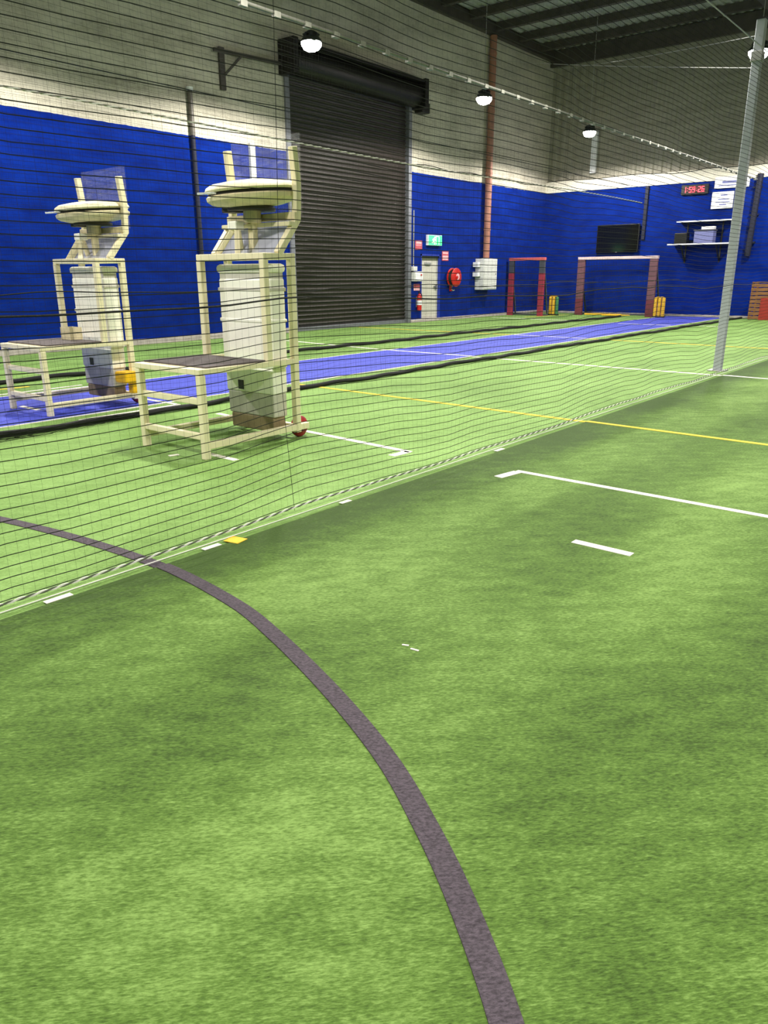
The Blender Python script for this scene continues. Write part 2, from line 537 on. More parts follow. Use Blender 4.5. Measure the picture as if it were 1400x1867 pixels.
arc = catmull([(-6.2, 1.2), (-5.8, 1.38), (-5.15, 1.66), (-4.46, 1.845), (-3.74, 1.955), (-3.05, 1.99), (-2.45, 1.925), (-2.07, 1.825), (-1.6, 1.655),
               (-1.21, 1.48), (-.93, 1.31), (-.72, 1.16), (-.51, .985), (-.34, .81), (-.2, .62), (-.1, .4)], 10)
la = [p for p in arc if p.x < SEAM + .02]
ra = [p for p in arc if p.x > SEAM - .02]
strip(la, .068, 0, .004, 'arc_line', 'arc_grey')
strip(ra, .068, TZ, TZ + .004, 'arc_line', 'arc_grey', 'dark grey curved line across the turf')
ZA, ZB = .0, .004
W_ = .055
# near (camera) side, on the raised sheet
R_ = (TZ, TZ + .003)
strip([(-2.62, 4.735), (-.91, 4.70), (1.2, 4.66)], .052, *R_, 'crease_line', 'line_white', 'white crease line with a short return')
strip([(-2.60, 4.715), (-2.635, 4.50)], .07, *R_, 'return_crease', 'line_white')
strip([(-1.62, 3.59), (-1.295, 3.585)], .055, *R_, 'guard_mark', 'line_white', 'short white mark on the near turf')
strip([(SEAM, 6.875), (-1.41, 6.81), (3.0, 6.62)], .06, *R_, 'boundary_line', 'line_yellow')
strip([(SEAM, 11.32), (-2.46, 11.28), (3, 11.05)], .07, *R_, 'cross_line', 'line_white')
strip([(SEAM, 16.02), (3, 15.8)], .07, *R_, 'cross_line', 'line_yellow')
# the machine's lane
strip([(-6.3, 4.95), (-4.77, 4.845), (-3.62, 4.765)], .06, ZA, ZB, 'crease_line', 'line_white')
strip([(-3.645, 4.77), (-3.66, 4.57)], .07, ZA, ZB, 'return_crease', 'line_white')
strip([(-4.86, 3.71), (-4.52, 3.70)], .055, ZA, ZB, 'guard_mark', 'line_white')
strip([(-5.06, 3.46), (-5.04, 3.54)], .045, ZA, ZB, 'chalk_mark', 'line_white')
strip([(-7.28, 7.04), (SEAM, 6.875)], .06, ZA, ZB, 'boundary_line', 'line_yellow')
strip([(-14.1, 11.9), (-12.08, 11.78), (-9.25, 11.44)], .075, ZA, ZB, 'cross_line', 'line_white')
strip([(-7.32, 11.38), (SEAM, 11.32)], .075, ZA, ZB, 'cross_line', 'line_white')
strip([(-14.1, 16.18), (-9.26, 16.2)], .07, ZA, ZB, 'cross_line', 'line_yellow')
strip([(-7.30, 16.2), (SEAM, 16.02)], .07, ZA, ZB, 'cross_line', 'line_yellow')
strip([(-13.7, 22.55), (-10.5, 22.4)], .07, ZA, ZB, 'crease_line', 'line_white')
strip([(-6.75, 22.1), (-6.1, 22.08)], .06, ZA, ZB, 'crease_line', 'line_white')
strip([(-12.9, 23.3), (-12.45, 25.7)], .06, ZA, ZB, 'boundary_line', 'line_yellow')
strip([(-7.10, 3.85), (-7.11, 5.06)], .05, ZA, ZB, 'return_crease', 'line_white')
strip([(-7.11, 5.04), (-7.30, 5.05)], .05, ZA, ZB, 'crease_line', 'line_white')
strip([(-9.45, 3.9), (-9.46, 5.22)], .05, ZA, ZB, 'return_crease', 'line_white')
strip([(-9.95, 4.1), (-9.88, 4.72)], .07, ZA, ZB, 'chalk_mark', 'line_yellow')
# tape on the seam
def tape(x0, y0, x1, y1, wd, m, name='tape_mark'):
    strip([(x0, y0), (x1, y1)], wd, TZ, TZ + .0025, name, m)
tape(SEAM - .05, 2.455, SEAM + .045, 2.475, .085, 'tape_yellow')
for a, b in ((1.40, 1.525), (2.26, 2.37), (3.33, 3.42), (5.2, 5.32)):
    tape(SEAM - .02, a, SEAM - .018, b, .035, 'line_white')
for a, b, c, d in ((-1.61, 2.075, -1.585, 2.085), (-1.565, 2.07, -1.53, 2.075)):
    strip([(a, b), (c, d)], .008, TZ, TZ + .003, 'chalk_mark', 'line_white')

# blue pitch
ps = thing('pitch_strip', 'long blue cricket pitch strip running towards the back wall', 'mat', (-8.285, 11, 0))
B(-.955, .955, -14.5, 15.65, 0, .006).build('pitch_surface', 'pitch_blue', ps)
for s in (-1, 1):
    B(s * .965 - .014, s * .965 + .014, -14.5, 15.65, 0, .007).build('edge_line', 'line_white', ps)
for (y0, y1, x0, x1) in ((.39, .46, -.955, .955), (-6.0, -5.945, -.955, -.62), (-6.0, -5.945, .55, .955), (-7.15, -7.09, -.1, .3), (5.17, 5.23, -.955, .955), (10.72, 10.79, -.66, .86), (-6.6, -6.54, -.955, -.7)):
    B(x0, x1, y0, y1, .006, .009).build('crease_line', 'line_white', ps)

# ================================================================== NETS
MESH = 0.05
def net(xn, y0, y1, ztop, label, seedv, rail=True, amp=1.0, strand=.005, step=0.30):
    rnd = random.Random(seedv)
    ph = [rnd.uniform(0, 6.28) for _ in range(6)]
    def P(y, z):
        t = z / ztop
        wgt = min(1.0, t * 5) * min(1.0, (1 - t) * 4)
        dx = amp * wgt * (.055 * sin(y * .9 + ph[0] + z * .6) + .035 * sin(y * 2.3 + ph[1] - z) + .012 * sin(y * 5.1 + ph[2]))
        low = max(0.0, 1 - t * 1.6)
        dz = amp * (.030 * sin(y * 1.25 + ph[3]) + .016 * sin(y * 3.1 + ph[4]) + .007 * sin(y * 6.5 + ph[5])) * (0.25 + 0.75 * low) * min(1.0, z / .12)
        return (xn + dx, y, max(0.012, z + dz))
    root = thing('practice_net', label, 'net', (0, 0, 0))
    m = MB()
    n = int((y1 - y0) / step)
    rows = int(ztop / MESH)
    rnd2 = random.Random(seedv + 5)
    for r in range(1, rows):
        z = r * MESH
        m.path([P(y0 + (y1 - y0) * i / n, z + rnd2.uniform(-.002, .002)) for i in range(n + 1)], strand, n=3, cap=False)
    cols = int((y1 - y0) / MESH)
    nz = 14
    for c in range(cols + 1):
        y = y0 + c * MESH
        m.path([P(y, .02 + (ztop - .02) * i / nz) for i in range(nz + 1)], .0007, n=3, cap=False, ref=(0, 1, 0))
    o = m.build('netting', 'net_black', root)
    o['kind'] = 'stuff'
    def run(z, dx=0.0, zoff=0.0, st=.2, a=y0, b=y1):
        k = int((b - a) / st)
        return [Vector(P(a + (b - a) * i / k, z)) + Vector((dx, 0, zoff)) for i in range(k + 1)]
    def twist(z, rad, r, pitch, mA, mB, dx=0.0, zoff=0.0, a=y0, b=y1, name='rope', wavy=True):
        for k, mm in ((0, mA), (1, mB)):
            st = pitch / 8
            cnt = int((b - a) / st)
            pts = []
            for i in range(cnt + 1):
                y = a + i * st
                p = Vector(P(y, z)) if wavy else Vector((xn, y, z + .012 * sin(y * 1.1)))
                an = 2 * pi * y / pitch + k * pi
                pts.append((p.x + dx + cos(an) * rad, y, p.z + zoff + sin(an) * rad))
            MB().path(pts, r * 2, n=4, cap=False).build(name, mm, root, smooth=True)
    return root, P, run, twist

# nearest net
NA = -3.15
netA, PA, runA, twA = net(NA, -2.0, 26.3, 4.12, 'nearest tall black cricket net with white rope along its foot', 3)
twA(.035, .0035, .0034, .10, 'rope_white', 'rope_dark', b=16.0, name='bottom_rope')
MB().path([(NA + .035, -2 + .3 * i, .014) for i in range(94)], .006, n=6, twist=0).build('foot_line', 'rope_white', netA, smooth=True)
twA(2.06, .002, .0022, .07, 'rope_white', 'rope_grey', b=8.0, name='mid_rope', wavy=False)
MB().path(runA(1.23), .010, n=5, twist=0).build('seam_cord', 'net_hem', netA, smooth=True)
MB().path([PA(3.0, .02 + 4.08 * i / 24) for i in range(25)], .003, n=5, twist=0).build('joining_cord', 'net_hem', netA, smooth=True)
MB().path([(NA, -2 + .5 * i, 4.13) for i in range(57)], .014, n=8, twist=0).build('top_cable', 'wire', netA, smooth=True)
# net between the two machines
NBX = -6.78
netB, PB, runB, twB = net(NBX, -2.0, 26.3, 4.06, 'middle black cricket net between the two bowling machines', 11, strand=.0022, step=.4)
hem = []
for i in range(260):
    y = -2 + i * 28.3 / 259
    hem.append((NBX - .03 + .03 * sin(y * 1.7) + .015 * sin(y * 4.1), y, .030 + .006 * sin(y * 7)))
MB().path(hem, .075, .055, n=8, twist=0).build('hem', 'net_hem', netB, smooth=True)
heap = MB()          # slack netting gathered on the ground at the near end
rnd = random.Random(4)
for k in range(46):
    off = rnd.uniform(-.02, .26) if k % 3 else rnd.uniform(.0, .14)
    a, b, c, d = [rnd.uniform(0, 6.28) for _ in range(4)]
    ln = rnd.uniform(3.0, 6.2)
    pts = []
    for i in range(60):
        y = -1.5 + i * ln / 59
        sh = max(0, 1 - max(0, y - 2.6) / 2.2)
        pts.append((NBX + off * sh + .03 * sin(y * 2.1 + a) * sh, y, .012 + (.05 + .035 * sin(y * 3.3 + b) + .02 * sin(y * 7 + c)) * (.3 + .7 * sh) * (1 - off / .4)))
    heap.path(pts, .005, n=3, cap=False)
ho = heap.build('gathered_netting', 'net_black', netB); ho['kind'] = 'stuff'
MB().path([(NBX, -2 + .5 * i, 4.07) for i in range(57)], .042, n=10, twist=0).build('top_rail', 'rail_grey', netB, smooth=True)
ring = MB().box(-.027, .027, -.045, .045, -.016, .042).mesh('rail_clip', 'clip_grey')
for i in range(44):
    share('rail_clip', ring, netB, (NBX, 5.55 + i * .47, 4.045))
MB().path(runB(1.22), .012, n=5, twist=0).build('seam_cord', 'net_hem', netB, smooth=True)
# net beyond the blue pitch
NCX = -10.35
netC, PC, runC, twC = net(NCX, -2.0, 25.2, 4.06, 'farthest black cricket net beyond the blue pitch strip', 23, strand=.0022, step=.5)
hem = []
for i in range(200):
    y = -2 + i * 27.2 / 199
    hem.append((NCX + .04 * sin(y * 1.1) + .015 * sin(y * 3.1), y, .034 + .008 * sin(y * 5)))
MB().path(hem, .085, .062, n=8, twist=0).build('hem', 'net_hem', netC, smooth=True)
MB().path([(NCX, -2 + .5 * i, 4.07) for i in range(55)], .014, n=6, twist=0).build('top_cable', 'black_cable', netC, smooth=True)

# net post
post = thing('net_post', 'tall light grey square steel post standing in the nearest net', 'post', (-3.30, 11.9, 0))
B(-.055, .055, -.055, .055, 0.012, 4.55).build('tube', 'post_grey', post, 0.006)
B(-.12, .12, -.12, .12, TZ if False else 0.0, .012).build('base_plate', 'galv', post, 0.003)
B(-.06, .06, -.06, .06, 4.55, 4.565).build('end_cap', 'plastic_black', post)
MB().box(-.07, .07, -.07, .07, 4.06, 4.18).build('rail_bracket', 'galv', post, 0.006)

# ================================================================== BOWLING MACHINES
def machine():
    T = .052
    r = thing('bowling_machine', '', 'bowling machine')
    c = 'cream_metal'
    bar = lambda name, p0, p1, w=T, h=None, m=c, par=r, bv=.006: MB().bar(p0, p1, w, h).build(name, m, par, bv)
    X = .40
    # front legs and rear posts
    for s in (-1, 1):
        bar('leg', (s * X, 0, 0), (s * X, 0, .655), .056)
        bar('rear_post', (s * X, 1.0, .06), (s * X, 1.0, 1.53), .056)
        bar('front_post', (s * X, .70, .66), (s * X, .70, 1.505), .056)
        bar('side_stretcher', (s * X, .028, .105), (s * X, 1.13, .105), .05, .055)
        bar('platform_rail', (s * X, -.03, .68), (s * X, 1.0, .68), .052, .045)
        bar('side_handrail', (s * X, .70, 1.53), (s * X, 1.03, 1.53), .05, .05)
    bar('front_handrail', (-X - .028, .70, 1.53), (X + .028, .70, 1.53), .05, .05)
    bar('rear_handrail', (-X, 1.0, 1.53), (X, 1.0, 1.53), .05, .05)
    bar('platform_rail', (-X + .02, -.004, .68), (X - .02, -.004, .68), .052, .045)
    bar('front_stretcher', (-X + .02, .0, .175), (X - .02, .0, .175), .04, .05)
    bar('front_stretcher', (-X + .02, .01, .45), (X - .02, .01, .45), .04, .05)
    bar('rear_stretcher', (-X, 1.0, .105), (X, 1.0, .105), .05, .055)
    B(-X + .028, X - .028, .024, .70, .69, .703).build('platform_board', 'cream_worn', r, .002)
    B(-X - .01, X + .01, .05, .66, .7035, .716).build('platform_mat', 'mat_dark', r, .003, label='dark grey rubber standing mat')
    # cabinet
    cab = B(-.30, .345, .80, .975, .62, 1.36).build('cabinet', 'cabinet_white', r, .018)
    B(-.315, .36, .785, .985, 1.40, 1.475).build('lid', 'cabinet_white', cab, .03)
    B(-.29, .335, .81, .965, 1.355, 1.405).build('neck', 'cabinet_grey', cab)
    B(-.307, .352, .793, .982, 1.255, 1.285).build('band', 'cabinet_grey', cab, .006)
    B(-.307, .352, .793, .982, 1.0, 1.03).build('band', 'cabinet_white', cab, .008)
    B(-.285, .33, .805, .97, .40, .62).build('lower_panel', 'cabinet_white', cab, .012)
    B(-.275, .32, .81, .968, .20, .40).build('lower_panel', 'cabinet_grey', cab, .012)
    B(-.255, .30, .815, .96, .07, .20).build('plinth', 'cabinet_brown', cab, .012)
    B(-.12, -.05, .797, .805, .42, .50).build('switch_plate', 'motor_dark', cab, .003)
    # bent uprights that carry the shield
    for s in (-1, 1):
        MB().path([(s * X, .86, 1.55), (s * X, 1.085, 1.82), (s * X, 1.10, 2.10), (s * X, 1.07, 2.385 - .02 * s)], .056, .056, n=4, ref=(1, 0, 0)).build('upright', c, r, .005)
    B(-X - .02, X + .02, 1.132, 1.138, 1.86, 2.47).build('shield', 'acrylic', r, label='clear acrylic shield')
    MB().add([(-X + .03, .905, 1.56), (X - .03, .905, 1.56), (X - .03, 1.075, 1.77), (-X + .03, 1.075, 1.77), (-X + .03, .91, 1.555), (X - .03, .91, 1.555), (X - .03, 1.08, 1.765), (-X + .03, 1.08, 1.765)],
             [(0, 1, 2, 3), (7, 6, 5, 4), (0, 4, 5, 1), (1, 5, 6, 2), (2, 6, 7, 3), (3, 7, 4, 0)]).build('lower_shield', 'acrylic_dull', r, label='cloudy sloping lower shield')
    bar('cross_bar', (-X - .02, 1.05, 1.845), (X + .03, 1.05, 1.845), .03, .062, 'cream_worn')
    bar('cross_bar', (-X - .02, 1.0, 1.785), (X + .03, 1.0, 1.785), .06, .035)
    # wheel head: two domed guards, a dark wheel between them, motor below
    hd = MB().lathe([(.02, .015), (.22, .012), (.335, -.006), (.375, -.03), (.385, -.052), (.372, -.066), (.03, -.066)], 56).build('upper_guard', c, r, smooth=True, loc=(0, .965, 2.115))
    wl = MB().lathe([(.03, -.066), (.352, -.066), (.358, -.078), (.352, -.09), (.03, -.09)], 56).build('wheel', 'rubber', r, smooth=True, loc=(0, .965, 2.115))
    lo = MB().lathe([(.03, -.09), (.365, -.09), (.38, -.102), (.374, -.13), (.34, -.155), (.25, -.178), (.13, -.195), (.03, -.198)], 56).build('lower_guard', 'cream_worn', r, smooth=True, loc=(0, .965, 2.115))
    for o in (hd, wl, lo): o.rotation_euler = (radians(4), radians(-1.5), 0)
    MB().cyl((0, .96, 1.80), (0, .965, 1.94), .075, 20).build('motor', 'cream_worn', r, smooth=True)
    MB().cyl((0, .96, 1.895), (0, .96, 1.925), .20, 28).build('motor_plate', 'motor_dark', r, smooth=True)
    B(-.22, -.06, .82, .95, 1.885, 1.925).build('release_box', 'motor_dark', r, .006)
    bar('feed_rod', (-.12, .50, 2.005), (.10, .80, 2.03), .016, .016, 'sign_white', r, .002)
    bar('mount_post', (0, .96, 1.53), (0, .96, 1.81), .06)
    # A-frame to the front handrail
    B(-.125, -.015, .79, .89, 1.745, 1.815).build('frame_cap', 'cabinet_white', r, .01)
    bar('strut', (-.09, .83, 1.76), (-.20, .725, 1.54), .045, .04)
    bar('strut', (-.05, .83, 1.76), (.06, .73, 1.54), .045, .04)
    bar('strut', (-.08, .86, 1.76), (-.16, .97, 1.54), .045, .04)
    bar('strut', (-.05, .86, 1.77), (0, .94, 1.78), .04, .035)
    # transport wheels
    for s in (-1, 1):
        ty = MB().lathe([(.03, -.028), (.075, -.028), (.092, -.016), (.095, 0), (.092, .016), (.075, .028), (.03, .028)], 28, (0, 0, 0), 'x').build('tyre', 'tyre_red', r, smooth=True, loc=(s * (X - .055), 1.08, .095))
        MB().cyl((-.032, 0, 0), (.032, 0, 0), .036, 16).build('hub', 'motor_dark', ty, smooth=True)
    MB().cyl((-X, 1.08, .095), (X, 1.08, .095), .012, 10).build('axle', 'steel', r, smooth=True)
    return r
m1 = machine()
m1.location = (-5.135, 3.58, 0)
m1['label'] = 'cream bowling machine just behind the nearest net, left of the roller door'
m1['group'] = 'bowling machines'
m2 = copy_tree(m1)
m2.location = (-7.90, 3.76, .0065)
m2['label'] = 'cream bowling machine at the left edge, standing on the blue pitch strip'
# small things that only the left machine carries
mh = B(.352, .56, .80, .97, .26, .38).build('motor_housing', 'yellow_plastic', m2, .02, label='yellow plastic housing')
B(.44, .53, .90, .96, .14, .27).build('housing_neck', 'yellow_plastic', mh, .01)
bx = thing('ball_box', 'small open cream box sitting on the platform of the left machine', 'box', (-7.98, 4.36, .7225))
for (a, b, cc, d) in ((-.10, .10, -.07, -.06), (-.10, .10, .06, .07), (-.10, -.09, -.06, .06), (.09, .10, -.06, .06)):
    B(a, b, cc, d, 0, .13).build('box_side', 'cream_worn', bx, .002)
B(-.09, .09, -.06, .06, 0, .008).build('box_bottom', 'cream_worn', bx)

# ================================================================== LAMPS
def lamp():
    r = thing('high_bay_lamp', '', 'lamp')
    MB().lathe([(.05, .20), (.075, .19), (.08, .11), (.15, .09), (.19, .05), (.205, .012), (.20, 0.0)], 32).build('housing', 'lamp_body', r, smooth=True)
    MB().lathe([(.01, -.150), (.08, -.143), (.145, -.115), (.185, -.06), (.195, -.01), (.19, .004)], 32).build('lens', 'lamp_lens', r, smooth=True)  # dome deepened so its glowing shape stands in for glare
    MB().cyl((0, 0, .19), (0, 0, ZR - 5.6), .008, 8).build('suspension_rod', 'wire', r)
    for a in range(8):
        t = a * pi / 4
        MB().bar((.08 * cos(t), .08 * sin(t), .145), (.15 * cos(t), .15 * sin(t), .11), .008, .07).build('cooling_fin', 'lamp_body', r)
    ld = bpy.data.lights.new('lamp_light', 'SPOT')
    ld.energy = LAMP_W; ld.color = LAMP_COL
    ld.spot_size = radians(168); ld.spot_blend = 0.22
    ld.shadow_soft_size = .13
    lo = bpy.data.objects.new('lamp_light', ld); COL.objects.link(lo)
    lo.parent = r; lo.location = (0, 0, -.30)
    return r
NARROW = bpy.data.lights.new('lamp_light_narrow', 'SPOT')
NARROW.energy = LAMP_W; NARROW.color = LAMP_COL
NARROW.spot_size = radians(138); NARROW.spot_blend = 0.45
NARROW.shadow_soft_size = .13
lamps = []
lab = {(-11.35, 11.75): 'glowing high bay lamp hanging above the roller door drum', (-11.35, 17.9): 'glowing high bay lamp right of the roller door',
       (-11.35, 24.05): 'glowing high bay lamp hanging close to the back wall', (-4.95, 17.9): 'glowing high bay lamp at the right edge beside the net post'}
l0 = lamp()
first = True
for X in (-11.35, -4.95, 1.45):
    for Y in (-.55, 5.6, 11.75, 17.9, 24.05):
        o = l0 if first else copy_tree(l0)
        first = False
        o.location = (X, Y, 5.6)
        o['group'] = 'high bay lamps'
        if X > -6 and Y < 20:        # narrower cone made up for inner lamps, to keep the side wall darker
            for ch in o.children:
                if ch.type == 'LIGHT': ch.data = NARROW
        o['label'] = lab.get((X, Y), 'high bay lamp hanging from the roof outside the picture')

# ================================================================== THINGS ON THE LEFT WALL
def plate(name, label, cat, y0, y1, z0, z1, m, bands=(), group=None):
    r = thing(name, label, cat, (XW, (y0 + y1) / 2, (z0 + z1) / 2), 0, group)
    hy, hz = (y1 - y0) / 2, (z1 - z0) / 2
    B(0, .012, -hy, hy, -hz, hz).build('plate', m, r, .003)
    for (a, b, c, d, mm) in bands:
        B(.012, .015, -hy + a * 2 * hy, -hy + b * 2 * hy, -hz + c * 2 * hz, -hz + d * 2 * hz).build('print', mm, r)
    return r
ex = thing('exit_sign', 'lit green exit sign above the grey door', 'sign', (XW, 19.76, 2.23))
B(0, .09, -.36, .36, 0, .30).build('case', 'sign_white', ex, .01)
B(.09, .095, -.345, .345, .012, .288).build('panel', 'exit_green', ex)
pz = lambda y0, y1, z0, z1: B(.095, .098, y0, y1, z0, z1).build('pictogram', 'exit_white', ex)
MB().box(.095, .098, .02, .04, .03, .27).box(.095, .098, .04, .2, .25, .27).box(.095, .098, .18, .2, .03, .25).build('pictogram', 'exit_white', ex)
man = MB().cyl((.095, -.03, .235), (.098, -.03, .235), .026, 14)
for p0, p1, wd in (((-.05, .20), (-.09, .12), .05), ((-.09, .125), (-.03, .08), .034), ((-.03, .085), (-.05, .03), .03), ((-.09, .12), (-.15, .08), .034), ((-.15, .085), (-.19, .09), .028), ((-.05, .195), (.0, .15), .024), ((-.06, .20), (-.13, .185), .024), ((-.13, .185), (-.15, .145), .022)):
    man.bar((.0965, p0[0], p0[1]), (.0965, p1[0], p1[1]), wd, .003, (1, 0, 0))
man.build('running_figure', 'exit_white', ex)
plate('fire_sign', 'small red fire sign left of the exit sign', 'sign', 18.86, 19.20, 2.10, 2.36, 'sign_red', [(.1, .9, .62, .88, 'sign_pale'), (.1, .9, .42, .5, 'sign_pale')])
plate('fire_sign', 'small red fire sign above the hose reel', 'sign', 20.25, 20.60, 1.80, 2.08, 'sign_red', [(.08, .92, .72, .92, 'sign_pale'), (.08, .92, .1, .55, 'sign_pale')])
plate('extinguisher_sign', 'red and white notice above the fire extinguisher', 'sign', 18.80, 19.10, .93, 1.12, 'sign_pale', [(.0, 1, .5, 1, 'sign_red')])
ext = thing('fire_extinguisher', 'red fire extinguisher mounted beside the grey door', 'fire extinguisher', (XW + .09, 18.98, .35))
MB().lathe([(.05, 0), (.07, .01), (.072, .40), (.05, .46), (.02, .48), (.02, .50)], 20).build('cylinder', 'red_paint', ext, smooth=True)
MB().lathe([(.0735, .16), (.0735, .30)], 20).build('label_band', 'sign_white', ext, smooth=True)
MB().box(-.015, .015, -.06, .03, .5, .53).bar((0, -.05, .54), (0, .03, .56), .02).build('valve', 'plastic_black', ext)
MB().path([(0, .03, .51), (.02, .09, .47), (.02, .10, .36), (.02, .085, .22)], .022, n=6, twist=0).build('hose', 'plastic_black', ext, smooth=True)
B(-.09, -.07, -.05, .05, .1, .4).build('bracket', 'galv', ext)
hr = thing('hose_reel', 'round red fire hose reel on the blue wall', 'hose reel', (XW, 20.74, 1.30))
MB().lathe([(.03, .05), (.27, .05), (.285, .06), (.285, .075), (.27, .085), (.16, .085)], 36, (0, 0, 0), 'x').build('back_flange', 'red_paint', hr, smooth=True)
MB().lathe([(.03, .21), (.27, .21), (.285, .22), (.285, .235), (.27, .245), (.04, .245)], 36, (0, 0, 0), 'x').build('front_flange', 'red_paint', hr, smooth=True)
coil = MB()
for k in range(5):
    coil.path([(.10 + .022 * k, .235 * cos(a * pi / 14), .235 * sin(a * pi / 14)) for a in range(29)], .026, n=6, cap=False, ref=(1, 0, 0))
coil.build('hose_coil', 'plastic_black', hr, smooth=True)
MB().cyl((0, 0, 0), (.27, 0, 0), .05, 16).build('hub', 'red_paint', hr, smooth=True)
MB().lathe([(.02, .247), (.10, .247), (.10, .25), (.02, .25)], 24, (0, .06, .02), 'x').build('sticker', 'sign_pale', hr, smooth=True)
B(0, .05, -.05, .05, -.42, .2).build('wall_bracket', 'red_paint', hr, .005)
MB().path([(.12, -.05, -.24), (.12, -.08, -.36), (.12, -.02, -.40), (.12, .06, -.39)], .03, n=6, twist=0).build('nozzle', 'galv_lit', hr, smooth=True)
# white control boxes left of the exit door
cb = thing('control_box', 'white electrical control boxes beside the roller door guide', 'electrical box', (XW, 18.85, 1.18))
B(0, .16, -.20, .22, .02, .30).build('case', 'switch_grey', cb, .012)
B(0, .12, -.22, -.02, .32, .44).build('case', 'switch_grey', cb, .01)
B(.16, .168, -.17, .19, .05, .27).build('cover', 'sign_white', cb, .004)
MB().cyl((.168, .1, .2), (.19, .1, .2), .025, 14).build('button', 'red_paint', cb, smooth=True)
MB().path([(.03, -.1, .44), (.03, -.1, 2.0)], .03, n=8, twist=0).build('conduit', 'galv', cb, smooth=True)
dp = thing('down_pipe', 'brown vertical pipe running down to the switchboard', 'pipe', (XW + .14, 22.62, 1.9))
MB().cyl((0, 0, 0), (0, 0, ZR - .36 - 1.9), .105, 20).build('pipe', 'pipe_brown', dp, smooth=True)
for z in (.9, 2.6, 4.4, 6.0):
    MB().lathe([(.108, -.03), (.118, -.03), (.118, .03), (.108, .03)], 20, (0, 0, z)).build('pipe_clamp', 'pipe_brown', dp, smooth=True)
sw = thing('switchboard', 'light grey switchboard cabinet below the brown pipe', 'electrical box', (XW, 22.6, .90))
B(0, .34, -.42, .42, 0, .98).build('case', 'switch_grey', sw, .015)
B(.34, .352, -.39, .39, .03, .95).build('door', 'switch_grey', sw, .006)
MB().cyl((.352, .3, .5), (.375, .3, .5), .02, 12).build('lock', 'steel', sw, smooth=True)
for z in (.42, .72):
    B(.02, .22, -.60, -.42, z, z + .15).build('socket_outlet', 'sign_white', sw, .01)
B(.10, .30, -.2, .2, .98, 1.01).build('gland_plate', 'galv', sw)
pp = thing('wall_pipe', 'dark vertical pipe with a pale cap on the left wall', 'pipe', (XW + .06, 10.98, .12))
MB().cyl((0, 0, 0), (0, 0, 4.08), .05, 14).build('painted_pipe', 'pipe_navy', pp, smooth=True)
MB().cyl((0, 0, 4.08), (0, 0, 4.92), .055, 14).build('bare_pipe', 'pipe_dark', pp, smooth=True)
MB().cyl((0, 0, 4.92), (0, 0, 4.99), .075, 14).build('cap', 'sign_white', pp, smooth=True)
cd = thing('wall_conduit', 'short white conduit on the blue wall left of the roller door', 'conduit', (XW + .05, 12.62, 3.2))
MB().box(-.05, .03, -.075, .075, 0, 1.05).build('conduit', 'galv_lit', cd, .01)
MB().box(-.05, .05, -.1, .1, -.12, 0).build('junction_box', 'galv_lit', cd, .01)
br = thing('wall_bracket', 'dark steel bracket arm beside the top of the roller door', 'bracket', (XW, 11.9, 5.2))
B(.0, .06, -.07, .07, 0, .82).build('upright', 'roof_steel', br, .005)
MB().bar((.09, -.25, .72), (.09, 1.68, .80), .06, .07).build('arm', 'roof_steel', br, .005)
MB().bar((.05, 0, .25), (.09, .5, .72), .04, .04).build('brace', 'roof_steel', br)
bc = thing('wall_cable', 'thin black cable pinned along the strip above the blue back wall', 'cable', (0, YB, 4.5))
MB().path([(XW + .05 + i * .35, -.05, .075 + .018 * sin(i * .9) - (.05 if 12 < i < 16 else 0)) for i in range(70)], .018, n=6, twist=0).build('cable', 'black_cable', bc, smooth=True)
bc = thing('wall_cable', 'thin black cable pinned to the pale wall right of the roller door', 'cable', (XW, 0, 4.42))
MB().path([(.015, 18.9 + i * .4, .03 * sin(i * 1.1)) for i in range(20)], .018, n=6, twist=0).build('cable', 'black_cable', bc, smooth=True)
# guy wires
def wire(p0, p1, sag, label):
    r = thing('guy_wire', label, 'wire', p0)
    p0, p1 = Vector(p0), Vector(p1)
    MB().path([(p1 - p0) * (i / 30) - Vector((0, 0, sag * 4 * (i / 30) * (1 - i / 30))) for i in range(31)], .011, n=5, twist=0).build('cable', 'wire', r, smooth=True)
wire((-3.30, 11.84, 3.98), (-14.19, 22.55, 7.75), .05, 'lower thin steel wire stretched from the net post to the left wall')
wire((-3.30, 11.84, 4.36), (-13.9, 26.5, 8.15), .05, 'upper thin steel wire stretched from the net post to the far corner')

